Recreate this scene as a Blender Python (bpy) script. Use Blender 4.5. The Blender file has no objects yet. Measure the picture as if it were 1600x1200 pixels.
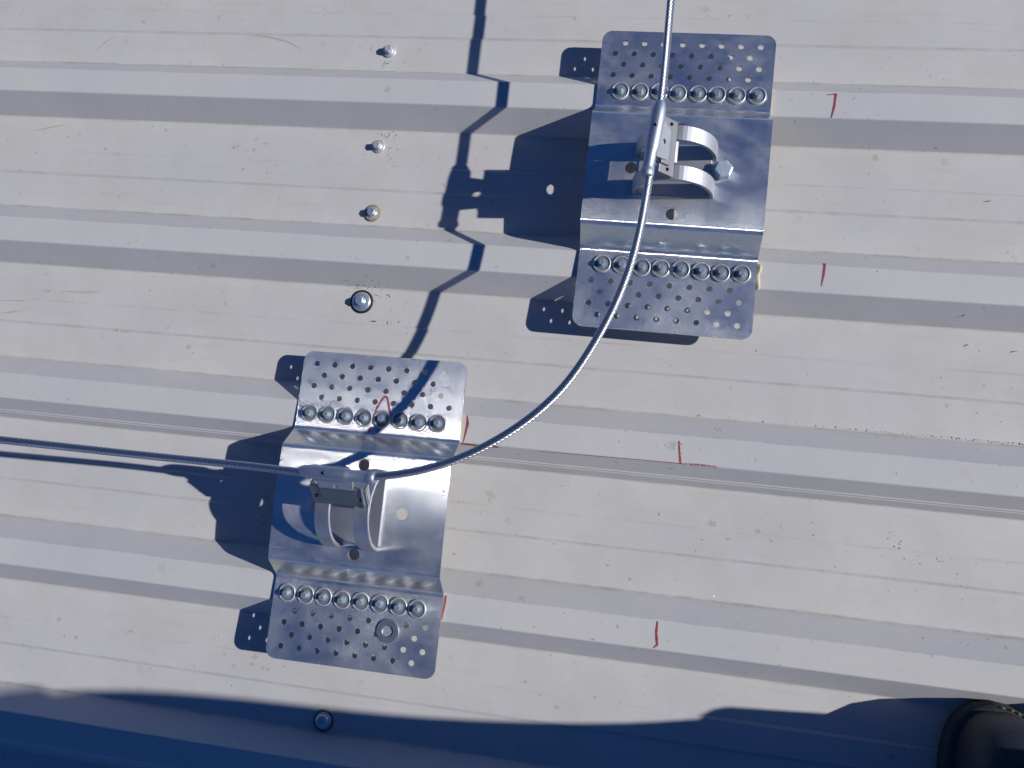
import bpy, bmesh, math, random
from mathutils import Vector, Matrix, noise
random.seed(7)
SC = bpy.context.scene
COL = SC.collection
K = 0.001                                   # everything below is thought in millimetres

# ------------------------------------------------------------------ camera
cd = bpy.data.cameras.new('camera')
cd.sensor_width = 36.0
cd.lens = 1315.87 / 1600 * 36.0
cd.clip_start, cd.clip_end = 0.005, 60.0
cam = bpy.data.objects.new('camera', cd); COL.objects.link(cam)
cam.matrix_world = Matrix((
    (0.98435434, -0.08448500, 0.15462474, 0.34295),
    (0.10163397, 0.98909607, -0.10658098, -0.030492),
    (-0.14393423, 0.12062858, 0.98220756, 0.92172),
    (0, 0, 0, 1)))
SC.camera = cam

# ------------------------------------------------------------------ daylight
SUN_AZ, SUN_EL = 0.080, 0.5665              # azimuth from +X towards +Y, elevation
w = bpy.data.worlds.new('World'); SC.world = w; w.use_nodes = True
nt = w.node_tree
bg = next(n for n in nt.nodes if n.type == 'BACKGROUND')
sky = nt.nodes.new('ShaderNodeTexSky')
sky.sky_type = 'NISHITA'; sky.sun_disc = False
sky.sun_elevation = SUN_EL
sky.sun_rotation = math.radians(90) - SUN_AZ
sky.altitude = 2500; sky.air_density = 0.85; sky.dust_density = 0.0; sky.ozone_density = 10.0
tint = nt.nodes.new('ShaderNodeMix'); tint.data_type = 'RGBA'; tint.blend_type = 'MULTIPLY'
tint.inputs[0].default_value = 1.0
tint.inputs[7].default_value = (0.80, 1.30, 1.75, 1)     # white balance of the photograph, set for the sun
nt.links.new(sky.outputs[0], tint.inputs[6]); nt.links.new(tint.outputs[2], bg.inputs[0])
bg.inputs[1].default_value = 0.05
sd = bpy.data.lights.new('sun', 'SUN'); sd.energy = 5.0; sd.angle = math.radians(0.53)
sd.color = (1.0, 0.98, 0.96)
sun = bpy.data.objects.new('sun', sd); COL.objects.link(sun)
sdir = Vector((math.cos(SUN_AZ) * math.cos(SUN_EL), math.sin(SUN_AZ) * math.cos(SUN_EL), math.sin(SUN_EL)))
sun.rotation_euler = sdir.to_track_quat('Z', 'Y').to_euler()
sun.location = sdir * 8
SC.view_settings.view_transform = 'Standard'; SC.view_settings.look = 'None'
SC.view_settings.exposure = 0.02; SC.view_settings.gamma = 1.0
SC.view_settings.use_curve_mapping = False

# ------------------------------------------------------------------ helpers
def link(name, me, mat=None, parent=None):
    o = bpy.data.objects.new(name, me); COL.objects.link(o)
    if mat and not me.materials: me.materials.append(mat)
    if parent: o.parent = parent
    return o

def mesh(name, verts, faces, smooth=False):
    me = bpy.data.meshes.new(name)
    me.from_pydata([(v[0] * K, v[1] * K, v[2] * K) for v in verts], [], faces)
    if smooth: me.polygons.foreach_set('use_smooth', [True] * len(me.polygons))
    me.update(); return me

def tag(o, label, cat, group=None):
    o['label'] = label; o['category'] = cat
    if group: o['group'] = group
    return o

def empty(name, loc=(0, 0, 0), rz=0):
    o = bpy.data.objects.new(name, None); COL.objects.link(o)
    o.empty_display_size = 0.02
    o.location = Vector(loc) * K; o.rotation_euler.z = rz
    return o

class MB:
    """collects shapes (mm) for one mesh"""
    def __init__(s): s.v = []; s.f = []; s.sm = []
    def add(s, vs, fs, smooth=False):
        b = len(s.v); s.v += [tuple(v) for v in vs]
        for f in fs: s.f.append(tuple(i + b for i in f)); s.sm.append(smooth)
    def lathe(s, prof, n=24, c=(0, 0, 0), smooth=True, m=None):
        vs = []; fs = []
        for r, z in prof:
            for k in range(n):
                a = 2 * math.pi * k / n
                p = Vector((r * math.cos(a), r * math.sin(a), z))
                if m: p = m @ p
                vs.append(p + Vector(c))
        for i in range(len(prof) - 1):
            for k in range(n):
                k2 = (k + 1) % n
                fs.append((i * n + k, i * n + k2, (i + 1) * n + k2, (i + 1) * n + k))
        s.add(vs, fs, smooth)
    def disc(s, r, z, n=24, c=(0, 0, 0), m=None):
        vs = []
        for k in range(n):
            p = Vector((r * math.cos(2 * math.pi * k / n), r * math.sin(2 * math.pi * k / n), z))
            if m: p = m @ p
            vs.append(p + Vector(c))
        s.add(vs, [tuple(range(n))])
    def hull(s, bot, top):
        n = len(bot)
        s.add(list(bot) + list(top), [tuple(range(n))[::-1], tuple(range(n, 2 * n))] +
              [(i, (i + 1) % n, n + (i + 1) % n, n + i) for i in range(n)])
    def ball(s, c, r, n=10):
        prof = [(r * math.sin(math.pi * i / n), -r * math.cos(math.pi * i / n)) for i in range(n + 1)]
        prof[0] = (0.001, prof[0][1]); prof[-1] = (0.001, prof[-1][1])
        s.lathe(prof, 12, c)
    def tube(s, pts, rad, n=12, caps=True):
        """rad: number or list"""
        pts = [Vector(p) for p in pts]
        if not isinstance(rad, (list, tuple)): rad = [rad] * len(pts)
        vs = []; fs = []; up = Vector((0.13, 0.07, 1)); prev = None
        for i, p in enumerate(pts):
            t = (pts[min(i + 1, len(pts) - 1)] - pts[max(i - 1, 0)]).normalized()
            a = (prev if prev else up); a = (a - t * a.dot(t)).normalized(); b = t.cross(a); prev = a
            for k in range(n):
                an = 2 * math.pi * k / n
                vs.append(p + (a * math.cos(an) + b * math.sin(an)) * rad[i])
        for i in range(len(pts) - 1):
            for k in range(n):
                k2 = (k + 1) % n
                fs.append((i * n + k, i * n + k2, (i + 1) * n + k2, (i + 1) * n + k))
        if caps:
            fs.append(tuple(range(n))[::-1]); L = (len(pts) - 1) * n; fs.append(tuple(range(L, L + n)))
        s.add(vs, fs, True)
    def me(s, name, bevel=None):
        me = mesh(name, s.v, s.f)
        me.polygons.foreach_set('use_smooth', s.sm)
        bm = bmesh.new(); bm.from_mesh(me)
        bmesh.ops.recalc_face_normals(bm, faces=bm.faces)
        bm.to_mesh(me); bm.free()
        return me
    def obj(s, name, mat, parent=None): return link(name, s.me(name), mat, parent)

def add_bevel(o, wmm, seg=2, ang=35):
    m = o.modifiers.new('bevel', 'BEVEL'); m.width = wmm * K; m.segments = seg
    m.limit_method = 'ANGLE'; m.angle_limit = math.radians(ang); m.harden_normals = False
    return o

# ------------------------------------------------------------------ materials
def new_mat(name):
    m = bpy.data.materials.new(name); m.use_nodes = True
    t = m.node_tree; b = next(n for n in t.nodes if n.type == 'BSDF_PRINCIPLED')
    return m, t, b

def N(t, typ, **kw):
    n = t.nodes.new(typ)
    for k, v in kw.items():
        if k.startswith('i_'):
            key = k[2:]; key = int(key) if key.isdigit() else key.replace('_', ' ')
            n.inputs[key].default_value = v
        else: setattr(n, k, v)
    return n

def ramp(t, src, stops):
    r = t.nodes.new('ShaderNodeValToRGB'); t.links.new(src, r.inputs[0])
    e = r.color_ramp.elements
    while len(e) > len(stops): e.remove(e[-1])
    while len(e) < len(stops): e.new(0.5)
    for el, (p, c) in zip(e, stops):
        el.position = p; el.color = c if len(c) == 4 else (*c, 1)
    return r.outputs[0]

def mixc(t, fac, a, b, mode='MIX'):
    m = t.nodes.new('ShaderNodeMix'); m.data_type = 'RGBA'; m.blend_type = mode
    for s, v in ((m.inputs[0], fac), (m.inputs[6], a), (m.inputs[7], b)):
        if hasattr(v, 'is_linked'): t.links.new(v, s)
        elif isinstance(v, (int, float)): s.default_value = v
        else: s.default_value = (*v, 1) if len(v) == 3 else v
    return m.outputs[2]

def math_(t, op, a, b=0.0, clamp=False):
    m = t.nodes.new('ShaderNodeMath'); m.operation = op; m.use_clamp = clamp
    for s, v in ((m.inputs[0], a), (m.inputs[1], b)):
        if hasattr(v, 'is_linked'): t.links.new(v, s)
        else: s.default_value = v
    return m.outputs[0]

def mapped(t, scale=(1, 1, 1), coord='Object', rot=(0, 0, 0)):
    tc = t.nodes.new('ShaderNodeTexCoord'); mp = t.nodes.new('ShaderNodeMapping')
    mp.inputs['Scale'].default_value = scale; mp.inputs['Rotation'].default_value = rot
    t.links.new(tc.outputs[coord], mp.inputs[0]); return mp.outputs[0]

def nz(t, vec, scale, detail=4, rough=0.55):
    n = N(t, 'ShaderNodeTexNoise', i_Scale=scale, i_Detail=detail, i_Roughness=rough)
    t.links.new(vec, n.inputs['Vector']); return n.outputs[0]

def roof_material():
    m, t, b = new_mat('cream_painted_steel')
    v = mapped(t)
    sep = t.nodes.new('ShaderNodeSeparateXYZ'); t.links.new(v, sep.inputs[0])
    low = ramp(t, sep.outputs[2], [(0.002, (1, 1, 1)), (0.012, (0.25, 0.25, 0.25))])   # dust settles in the pans
    big = nz(t, v, 5.0, 5, 0.6)
    blot = ramp(t, big, [(0.35, (0, 0, 0)), (0.65, (1, 1, 1))])
    c = mixc(t, blot, (0.462, 0.457, 0.448), (0.502, 0.485, 0.460))
    dusty = math_(t, 'MULTIPLY', low, ramp(t, nz(t, v, 13.0, 6, 0.65), [(0.42, (0, 0, 0)), (0.72, (1, 1, 1))]))
    c = mixc(t, math_(t, 'MULTIPLY', dusty, 0.55), c, (0.43, 0.405, 0.37))
    # wiped smears running along the sheets
    vs = mapped(t, (3.0, 40.0, 10.0))
    sm = ramp(t, nz(t, vs, 3.0, 5, 0.6), [(0.56, (0, 0, 0)), (0.76, (1, 1, 1))])
    c = mixc(t, math_(t, 'MULTIPLY', math_(t, 'MULTIPLY', sm, low), 0.35), c, (0.42, 0.375, 0.315))
    # brown dried splashes
    wob = N(t, 'ShaderNodeTexNoise', i_Scale=260.0, i_Detail=4.0); t.links.new(v, wob.inputs['Vector'])
    vadd = N(t, 'ShaderNodeVectorMath', operation='MULTIPLY_ADD')
    t.links.new(wob.outputs['Color'], vadd.inputs[0]); vadd.inputs[1].default_value = (0.012, 0.012, 0.0)
    t.links.new(v, vadd.inputs[2])
    def spots(scale, size, keep, vec):
        vo = N(t, 'ShaderNodeTexVoronoi', i_Scale=scale, i_Randomness=1.0); t.links.new(vec, vo.inputs['Vector'])
        s2 = t.nodes.new('ShaderNodeSeparateColor'); t.links.new(vo.outputs['Color'], s2.inputs[0])
        rad = math_(t, 'MULTIPLY', s2.outputs[1], size)
        near = math_(t, 'LESS_THAN', vo.outputs['Distance'], rad)
        return math_(t, 'MULTIPLY', near, math_(t, 'LESS_THAN', s2.outputs[0], keep))
    patch = ramp(t, nz(t, v, 4.0, 2), [(0.42, (0.1, 0.1, 0.1)), (0.62, (1, 1, 1))])
    c = mixc(t, math_(t, 'MULTIPLY', spots(42, 0.22, 0.16, vadd.outputs[0]), math_(t, 'MULTIPLY', patch, 0.34)), c, (0.26, 0.20, 0.14))
    c = mixc(t, math_(t, 'MULTIPLY', spots(120, 0.20, 0.22, vadd.outputs[0]), math_(t, 'MULTIPLY', patch, 0.60)), c, (0.20, 0.16, 0.12))
    vsm = N(t, 'ShaderNodeVectorMath', operation='MULTIPLY_ADD')
    t.links.new(wob.outputs['Color'], vsm.inputs[0]); vsm.inputs[1].default_value = (0.003, 0.003, 0.0)
    t.links.new(v, vsm.inputs[2])
    c = mixc(t, math_(t, 'MULTIPLY', spots(170, 0.15, 0.10, vsm.outputs[0]), 0.6), c, (0.07, 0.065, 0.06))
    c = mixc(t, math_(t, 'MULTIPLY', spots(330, 0.16, 0.12, vsm.outputs[0]), 0.6), c, (0.11, 0.10, 0.09))
    # silt and grime gathered along the feet of the ribs and the pan creases
    fr = math_(t, 'FRACT', math_(t, 'DIVIDE', math_(t, 'SUBTRACT', 0.39343, sep.outputs[1]), 0.190))
    lines = None
    for pos, half_, amt in ((0.806, 0.014, 0.75), (0.196, 0.012, 0.35), (0.575, 0.010, 0.55), (0.420, 0.012, 0.30), (0.922, 0.007, 0.45)):
        d = math_(t, 'SUBTRACT', 1.0, math_(t, 'DIVIDE', math_(t, 'ABSOLUTE', math_(t, 'SUBTRACT', fr, pos)), half_), True)
        d = math_(t, 'MULTIPLY', d, amt)
        lines = d if lines is None else math_(t, 'MAXIMUM', lines, d)
    brk = ramp(t, nz(t, mapped(t, (1.0, 2.2, 1.0)), 24.0, 8, 0.75), [(0.44, (0, 0, 0)), (0.66, (1, 1, 1))])
    c = mixc(t, math_(t, 'MULTIPLY', lines, brk), c, (0.27, 0.24, 0.20))
    # fine scratches
    vsc = mapped(t, (1.0, 14.0, 1.0), rot=(0, 0, 0.5))
    scr = ramp(t, nz(t, vsc, 26.0, 2), [(0.745, (0, 0, 0)), (0.78, (1, 1, 1))])
    c = mixc(t, math_(t, 'MULTIPLY', scr, 0.25), c, (0.33, 0.30, 0.26))
    t.links.new(c, b.inputs['Base Color'])
    b.inputs['Roughness'].default_value = 0.55
    b.inputs['Specular IOR Level'].default_value = 0.22
    bmp = N(t, 'ShaderNodeBump', i_Strength=0.12, i_Distance=0.004)
    t.links.new(nz(t, v, 16.0, 3), bmp.inputs['Height'])
    b2 = N(t, 'ShaderNodeBump', i_Strength=0.05, i_Distance=0.0004)
    t.links.new(nz(t, v, 900.0, 2), b2.inputs['Height']); t.links.new(bmp.outputs[0], b2.inputs['Normal'])
    t.links.new(b2.outputs[0], b.inputs['Normal'])
    return m

def brushed(name, col, rough, aniso, tangent, smudge=0.5, brush=(2600, 22, 60), matte=None, seed=0.0):
    m, t, b = new_mat(name)
    b.inputs['Metallic'].default_value = 1.0
    v = mapped(t)
    sm = nz(t, v, 22.0 + seed, 5, 0.62)
    smr = ramp(t, sm, [(0.38, (0, 0, 0)), (0.68, (1, 1, 1))])
    vb = mapped(t, brush)
    ln = nz(t, vb, 1.0, 3, 0.6)
    if aniso:
        ln = math_(t, 'ADD', math_(t, 'MULTIPLY', ln, 0.5), math_(t, 'MULTIPLY', nz(t, mapped(t, (520, 9, 60)), 1.0, 4, 0.7), 0.5))
    c = mixc(t, math_(t, 'MULTIPLY', smr, smudge), col, [x * 0.80 for x in col])
    c = mixc(t, math_(t, 'MULTIPLY', ramp(t, ln, [(0.3, (0, 0, 0)), (0.7, (1, 1, 1))]), 0.16), c, [x * 0.72 for x in col])
    t.links.new(c, b.inputs['Base Color'])
    r = math_(t, 'ADD', math_(t, 'MULTIPLY', smr, 0.06), math_(t, 'ADD', math_(t, 'MULTIPLY', ln, 0.08), rough - 0.05))
    t.links.new(r, b.inputs['Roughness'])
    if aniso:
        # the brush lines run along Y: they scatter the normal sideways, along X
        vt = N(t, 'ShaderNodeVectorTransform', vector_type='VECTOR', convert_from='OBJECT', convert_to='WORLD')
        vt.inputs[0].default_value = tangent
        fine = nz(t, mapped(t, (70000, 900, 900)), 1.0, 1, 0.5)
        amt = math_(t, 'MULTIPLY', math_(t, 'SUBTRACT', fine, 0.5), math_(t, 'MULTIPLY', math_(t, 'ADD', math_(t, 'MULTIPLY', ln, 0.5), 0.75), aniso))
        sc = N(t, 'ShaderNodeVectorMath', operation='SCALE')
        t.links.new(vt.outputs[0], sc.inputs[0]); t.links.new(amt, sc.inputs['Scale'])
        geo = t.nodes.new('ShaderNodeNewGeometry')
        ad = N(t, 'ShaderNodeVectorMath', operation='ADD')
        t.links.new(geo.outputs['Normal'], ad.inputs[0]); t.links.new(sc.outputs[0], ad.inputs[1])
        no = N(t, 'ShaderNodeVectorMath', operation='NORMALIZE'); t.links.new(ad.outputs[0], no.inputs[0])
        t.links.new(no.outputs[0], b.inputs['Normal'])
    else:
        bmp = N(t, 'ShaderNodeBump', i_Strength=0.06, i_Distance=0.0003)
        t.links.new(ln, bmp.inputs['Height']); t.links.new(bmp.outputs[0], b.inputs['Normal'])
    if matte:
        d = N(t, 'ShaderNodeBsdfDiffuse'); d.inputs[0].default_value = (*matte[0], 1)
        mx = t.nodes.new('ShaderNodeMixShader')
        fac = math_(t, 'MULTIPLY', math_(t, 'ADD', smr, 0.5), matte[1])
        if aniso:
            film = ramp(t, nz(t, mapped(t, (1, 1.6, 1), rot=(0, 0, 0.7)), 17.0, 7, 0.7), [(0.50, (0, 0, 0)), (0.74, (1, 1, 1))])
            fac = math_(t, 'ADD', fac, math_(t, 'MULTIPLY', film, 0.30))
            scr = ramp(t, nz(t, mapped(t, (1.0, 16.0, 1.0), rot=(0, 0, 0.35)), 30.0, 3), [(0.70, (0, 0, 0)), (0.74, (1, 1, 1))])
            fac = math_(t, 'ADD', fac, math_(t, 'MULTIPLY', scr, 0.22), True)
        t.links.new(fac, mx.inputs[0])
        out = next(n for n in t.nodes if n.type == 'OUTPUT_MATERIAL')
        t.links.new(b.outputs[0], mx.inputs[1]); t.links.new(d.outputs[0], mx.inputs[2])
        t.links.new(mx.outputs[0], out.inputs[0])
    return m

def plain(name, col, rough=0.5, metal=0.0, var=0.25, scale=60.0, spec=0.4, bump=0.0):
    m, t, b = new_mat(name)
    v = mapped(t)
    n = nz(t, v, scale, 5, 0.6)
    c = mixc(t, ramp(t, n, [(0.3, (0, 0, 0)), (0.7, (1, 1, 1))]), col, [x * (1 - var) for x in col])
    t.links.new(c, b.inputs['Base Color'])
    t.links.new(math_(t, 'ADD', math_(t, 'MULTIPLY', n, 0.2), rough - 0.1), b.inputs['Roughness'])
    b.inputs['Metallic'].default_value = metal
    b.inputs['Specular IOR Level'].default_value = spec
    if bump:
        bp = N(t, 'ShaderNodeBump', i_Strength=bump, i_Distance=0.001)
        t.links.new(nz(t, v, scale * 6, 3), bp.inputs['Height']); t.links.new(bp.outputs[0], b.inputs['Normal'])
    return m

M_ROOF = roof_material()
M_ALU = brushed('brushed_aluminium', (0.67, 0.69, 0.715), 0.165, 3.4, (1, 0, 0), 0.5, matte=((0.40, 0.41, 0.43), 0.17))
M_BEND = brushed('burnished_aluminium', (0.70, 0.69, 0.67), 0.15, 0.9, (1, 0, 0), 0.5, matte=((0.40, 0.40, 0.40), 0.14))
M_STEEL = brushed('cast_stainless_steel', (0.50, 0.50, 0.52), 0.48, 0.0, (1, 0, 0), 0.4, brush=(400, 400, 400), matte=((0.4, 0.4, 0.42), 0.10))
M_CAST = brushed('dark_cast_steel', (0.27, 0.265, 0.27), 0.42, 0.0, (1, 0, 0), 0.4, brush=(400, 400, 400), matte=((0.12, 0.12, 0.12), 0.10))
M_SLEEVE = brushed('stainless_sleeve', (0.40, 0.44, 0.52), 0.50, 0.0, (1, 0, 0), 0.4, brush=(500, 500, 500), matte=((0.22, 0.25, 0.31), 0.15))
M_ROPE = plain('stainless_wire', (0.58, 0.58, 0.60), 0.30, 1.0, 0.3, 900)
M_ZINC = plain('zinc_plated_steel', (0.55, 0.66, 0.74), 0.30, 0.7, 0.3, 300)
M_DISH_SHADE = plain('shaded_washer_dish', (0.24, 0.26, 0.29), 0.45, 0.4, 0.35, 260)  # washer metal with the shade of its dish put into the colour
M_BOLT = plain('zinc_bolt', (0.60, 0.70, 0.78), 0.32, 0.45, 0.3, 300)
M_WASH = plain('aluminium_washer', (0.55, 0.56, 0.58), 0.42, 0.45, 0.25, 200)
M_DKSTEEL = plain('dark_steel', (0.30, 0.33, 0.40), 0.42, 0.7, 0.3, 200)
M_TANW = plain('rust_stained_washer', (0.47, 0.42, 0.36), 0.6, 0.35, 0.35, 260)
M_RUST = plain('rust_stain', (0.36, 0.27, 0.20), 0.85, 0.0, 0.5, 420)
M_RUBBER = plain('black_rubber', (0.018, 0.018, 0.02), 0.6, 0.0, 0.3, 200)
M_DUSTY = plain('dusty_rubber', (0.13, 0.13, 0.135), 0.8, 0.0, 0.3, 200)
M_DARK = plain('dark_pin', (0.05, 0.05, 0.05), 0.15, 1.0, 0.2, 200)
M_SEAL = plain('old_cream_sealant', (0.62, 0.53, 0.33), 0.5, 0.0, 0.35, 220, bump=0.4)
M_GRIT = plain('dark_grit', (0.035, 0.033, 0.03), 0.8, 0.0, 0.4, 300)
M_SWARF = plain('bright_swarf', (0.8, 0.8, 0.8), 0.18, 1.0, 0.2, 300)
M_STRAW = plain('dry_grass', (0.13, 0.11, 0.07), 0.8, 0.0, 0.3, 300)
M_LEATHER = plain('black_leather', (0.014, 0.017, 0.026), 0.5, 0.0, 0.35, 90, bump=0.5)
M_SOLE = plain('scuffed_rubber_sole', (0.022, 0.024, 0.028), 0.8, 0.0, 0.4, 70, bump=0.5)
M_STITCH = plain('yellow_thread', (0.20, 0.17, 0.05), 0.7, 0.0, 0.2, 300)
M_CLOTH = plain('navy_work_cloth', (0.022, 0.026, 0.05), 0.9, 0.0, 0.3, 60, bump=0.6)
M_JACKET = plain('charcoal_jacket_cloth', (0.05, 0.055, 0.065), 0.9, 0.0, 0.3, 50, bump=0.6)
M_SKIN = plain('skin', (0.48, 0.30, 0.22), 0.55, 0.0, 0.15, 40)
M_HAIR = plain('brown_hair', (0.05, 0.032, 0.02), 0.6, 0.0, 0.3, 200)

def pen_material():
    m, t, b = new_mat('red_marker_ink')
    v = mapped(t)
    n = nz(t, v, 420.0, 3)
    c = mixc(t, ramp(t, n, [(0.4, (0, 0, 0)), (0.7, (1, 1, 1))]), (0.25, 0.028, 0.035), (0.38, 0.085, 0.085))
    t.links.new(c, b.inputs['Base Color']); b.inputs['Roughness'].default_value = 0.5
    t.links.new(ramp(t, nz(t, v, 900.0, 4, 0.7), [(0.33, (0.12, 0.12, 0.12)), (0.47, (1, 1, 1))]), b.inputs['Alpha'])
    return m
M_PEN = pen_material()

# ------------------------------------------------------------------ the roof
PITCH, Y0, HR = 190.0, 393.43, 28.6         # rib pitch, centre line of the topmost rib in view, rib height

def fillet(poly, rad, seg=4):
    """round the corners of a (y, z) polyline; rad: one radius per vertex"""
    out = [poly[0]]
    for i in range(1, len(poly) - 1):
        p, a, b = Vector(poly[i]), Vector(poly[i - 1]), Vector(poly[i + 1])
        d1, d2 = (a - p).normalized(), (b - p).normalized()
        r = rad[i] if isinstance(rad, (list, tuple)) else rad
        th = math.acos(max(-1, min(1, d1.dot(d2))))
        if r <= 0 or th > math.pi - 0.01: out.append(tuple(p)); continue
        L = min(r / math.tan(th / 2), (a - p).length * 0.45, (b - p).length * 0.45)
        s, e = p + d1 * L, p + d2 * L
        out.append(tuple(s + d1 * 0.4)); 
        for k in range(seg + 1):
            u = k / seg; q = s.lerp(p, u).lerp(p.lerp(e, u), u); out.append(tuple(q))
        out.append(tuple(e + d2 * 0.4))
    out.append(poly[-1]); return out

def rib_pan(c):
    """one rib and the pan below it (towards -Y), corner points and radii, starting at the rib's upper base"""
    return [((c + 37.6, 0), 2.5), ((c + 14.7, HR), 2.2), ((c - 14.7, HR), 2.2), ((c - 36.0, 0), 2.5),
            ((c - 78.5, 0), 1.5), ((c - 81.5, 1.3), 1.5), ((c - 108.0, 1.3), 1.5), ((c - 111.2, 0), 1.5)]

def sheet_profile(first):
    """a sheet laps over 4 pitches: starts under the rib above, ends on the lower flank of the fourth rib"""
    c0 = Y0 - PITCH * first
    pts = [((c0 + 10.0, HR - 1.0), 0), ((c0 - 14.0, HR - 1.0), 2), ((c0 - 28.5, 9.3), 0.6), ((c0 - 31.0, 8.4), 0.6),
           ((c0 - 37.0, 0), 2.5)]
    pts += rib_pan(c0)[4:]
    for k in range(1, 4): pts += rib_pan(c0 - PITCH * k)
    c = c0 - PITCH * 4
    pts += [((c + 37.6, 0), 2.5), ((c + 14.7, HR), 2.2), ((c - 14.7, HR), 2.2), ((c - 27.6, 11.6), 0.8), ((c - 28.9, 11.2), 0.4), ((c - 29.6, 10.2), 0)]
    return fillet([p for p, r in pts], [r for p, r in pts])

def rib_z(y):
    d = Y0 - y; k = round(d / PITCH); o = y - (Y0 - PITCH * k)
    if o >= 0: z = HR * (37.6 - o) / (37.6 - 14.7)
    else: z = HR * (36.0 + o) / (36.0 - 14.7)
    z = max(0.0, min(HR, z))
    d2 = (-o) % PITCH
    if 80 < d2 < 109.5: z = max(z, 1.3)
    return z

XS = [-2600, -1800, -1200] + [-760 + 20 * i for i in range(91)] + [1500, 2200, 3200]
def wav(x, y):
    if abs(x) > 1100: return 0
    return 0.55 * noise.noise(Vector((x * 0.006, y * 0.02, 3.1)))

sheets = []
for first in (-10, -6, -2, 2, 6, 10):
    prof = sheet_profile(first)
    vs = []; fs = []; n = len(prof)
    for x in XS:
        for y, z in prof: vs.append((x, y, z + wav(x, y)))
    for i in range(len(XS) - 1):
        for j in range(n - 1):
            fs.append((i * n + j, i * n + j + 1, (i + 1) * n + j + 1, (i + 1) * n + j))
    o = link('roof_sheet', mesh('roof_sheet', vs, fs, True), M_ROOF)
    if o.data.polygons[0].normal.z < 0: o.data.flip_normals()
    o['kind'] = 'structure'
    o['label'] = 'cream ribbed steel roof sheet lapped over its neighbour'
    sheets.append(o)
UPPER, LOWER = sheets[2], sheets[3]

# ------------------------------------------------------------------ red marker strokes on the roof
def ribbon(pts, width, zf, parent, name='pen_mark', step=1.5):
    P = [Vector((p[0], p[1])) for p in pts]; W = width if isinstance(width, (list, tuple)) else [width] * len(P)
    C = []; R = []
    for i in range(len(P) - 1):
        n = max(2, int((P[i + 1] - P[i]).length / step))
        for k in range(n + (1 if i == len(P) - 2 else 0)):
            u = k / n; C.append(P[i].lerp(P[i + 1], u)); R.append(W[i] + (W[i + 1] - W[i]) * u)
    vs = []; fs = []
    for i, c in enumerate(C):
        t = (C[min(i + 1, len(C) - 1)] - C[max(i - 1, 0)]).normalized(); s = Vector((-t.y, t.x))
        r = R[i] * 0.5 * (1 + 0.25 * noise.noise(Vector((c.x * 0.4, c.y * 0.4, 1.7))))
        for q in (c + s * r, c - s * r): vs.append((q.x, q.y, zf(q.x, q.y) + 0.18))
        if i: fs.append((2 * i - 2, 2 * i - 1, 2 * i + 1, 2 * i))
    me = mesh(name, vs, fs)
    if me.polygons[0].normal.z < 0: me.flip_normals()
    return link(name, me, M_PEN, parent)

def on_roof(x, y): return rib_z(y) + wav(x, y)
ribbon([(515.5, 405.5), (517.5, 405.0), (516.8, 392), (514.5, 379)], [1.5, 2.9, 2.6, 1.4], on_roof, UPPER)
ribbon([(508, 404), (513, 404.8), (520, 405.2)], [0.6, 1.0, 0.7], on_roof, UPPER)
ribbon([(517.5, 221.5), (517, 210), (515.3, 195.5)], [3.0, 2.6, 0.8], on_roof, UPPER)
ribbon([(383.5, 22), (385.3, 8), (387, -1.5)], [1.6, 1.9, 2.0], on_roof, UPPER)
ribbon([(153, -2.8), (175, -3.2), (192, -2.6), (195, -3)], [1.7, 1.9, 1.7, 0.8], on_roof, UPPER)
ribbon([(238, -2.8), (300, -2.0), (345, -1.4), (388, -1.2)], [0.4, 0.55, 0.6, 0.9], on_roof, UPPER)
ribbon([(388, -1.4), (405, -0.6), (424, -1.0)], [1.4, 2.0, 1.6], on_roof, UPPER)
ribbon([(157.0, 28), (158.5, 20), (156.5, 4), (155.5, -2)], [1.2, 3.2, 1.6, 0.9], on_roof, UPPER)
ribbon([(154.9, -164), (154.5, -175), (153.0, -190)], [2.8, 2.2, 0.8], on_roof, LOWER)
ribbon([(376.5, -163), (376.3, -175), (378.2, -186), (374.5, -190)], [1.8, 2.6, 2.6, 0.9], on_roof, LOWER)

# dried mud splashes and wipes on the pans
M_MUD = plain('dried_mud_stain', (0.425, 0.388, 0.340), 0.9, 0.0, 0.18, 350)
MUD = [(-264.2, 347.1, 4), (-172.6, 328.8, 4.5), (-167.0, 330.7, 3), (-145.7, 326.7, 3.5), (-132.1, 335.4, 3), (-145.2, 340.5, 3), (-396.4, 332.6, 3), (-380.2, 336.7, 3), (-342.1, 319.9, 3.5), (-316.9, 486.8, 4), (-215.7, 494.6, 3), (-436.4, 488.9, 2.5), (-62.6, -269.2, 4), (-48.6, -271.5, 3.5), (-83.4, -274.1, 3), (-59.2, -261.1, 5), (-42.3, -272.8, 3.5), (-95.8, -263.1, 2.5), (-305.9, -251.2, 4.5), (-279.8, -268.3, 4), (-294.4, -269.5, 2.5), (473.6, -62.7, 4), (487.1, -71.2, 3), (345.9, -127.4, 2.5), (280.8, -268.5, 4), (320.0, -253.3, 3), (244.4, -247.1, 3), (-394.4, 156.3, 3), (-393.1, 134.5, 3)]
for x, y, r in MUD:
    V = [(x, y, on_roof(x, y) + 0.12)]; F = []; r *= 0.62
    for k in range(26):
        a = 2 * math.pi * k / 26
        q = r * (0.75 + 0.75 * noise.noise(Vector((x + math.cos(a) * 1.3, y + math.sin(a) * 1.3, 2.0))))
        px, py = x + 1.35 * q * math.cos(a), y + q * math.sin(a)
        V.append((px, py, on_roof(px, py) + 0.12)); F.append((0, 1 + k, 1 + (k + 1) % 26))
    link('mud_stain', mesh('mud_stain', V, F), M_MUD, UPPER if y > -20 else LOWER)
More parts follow.
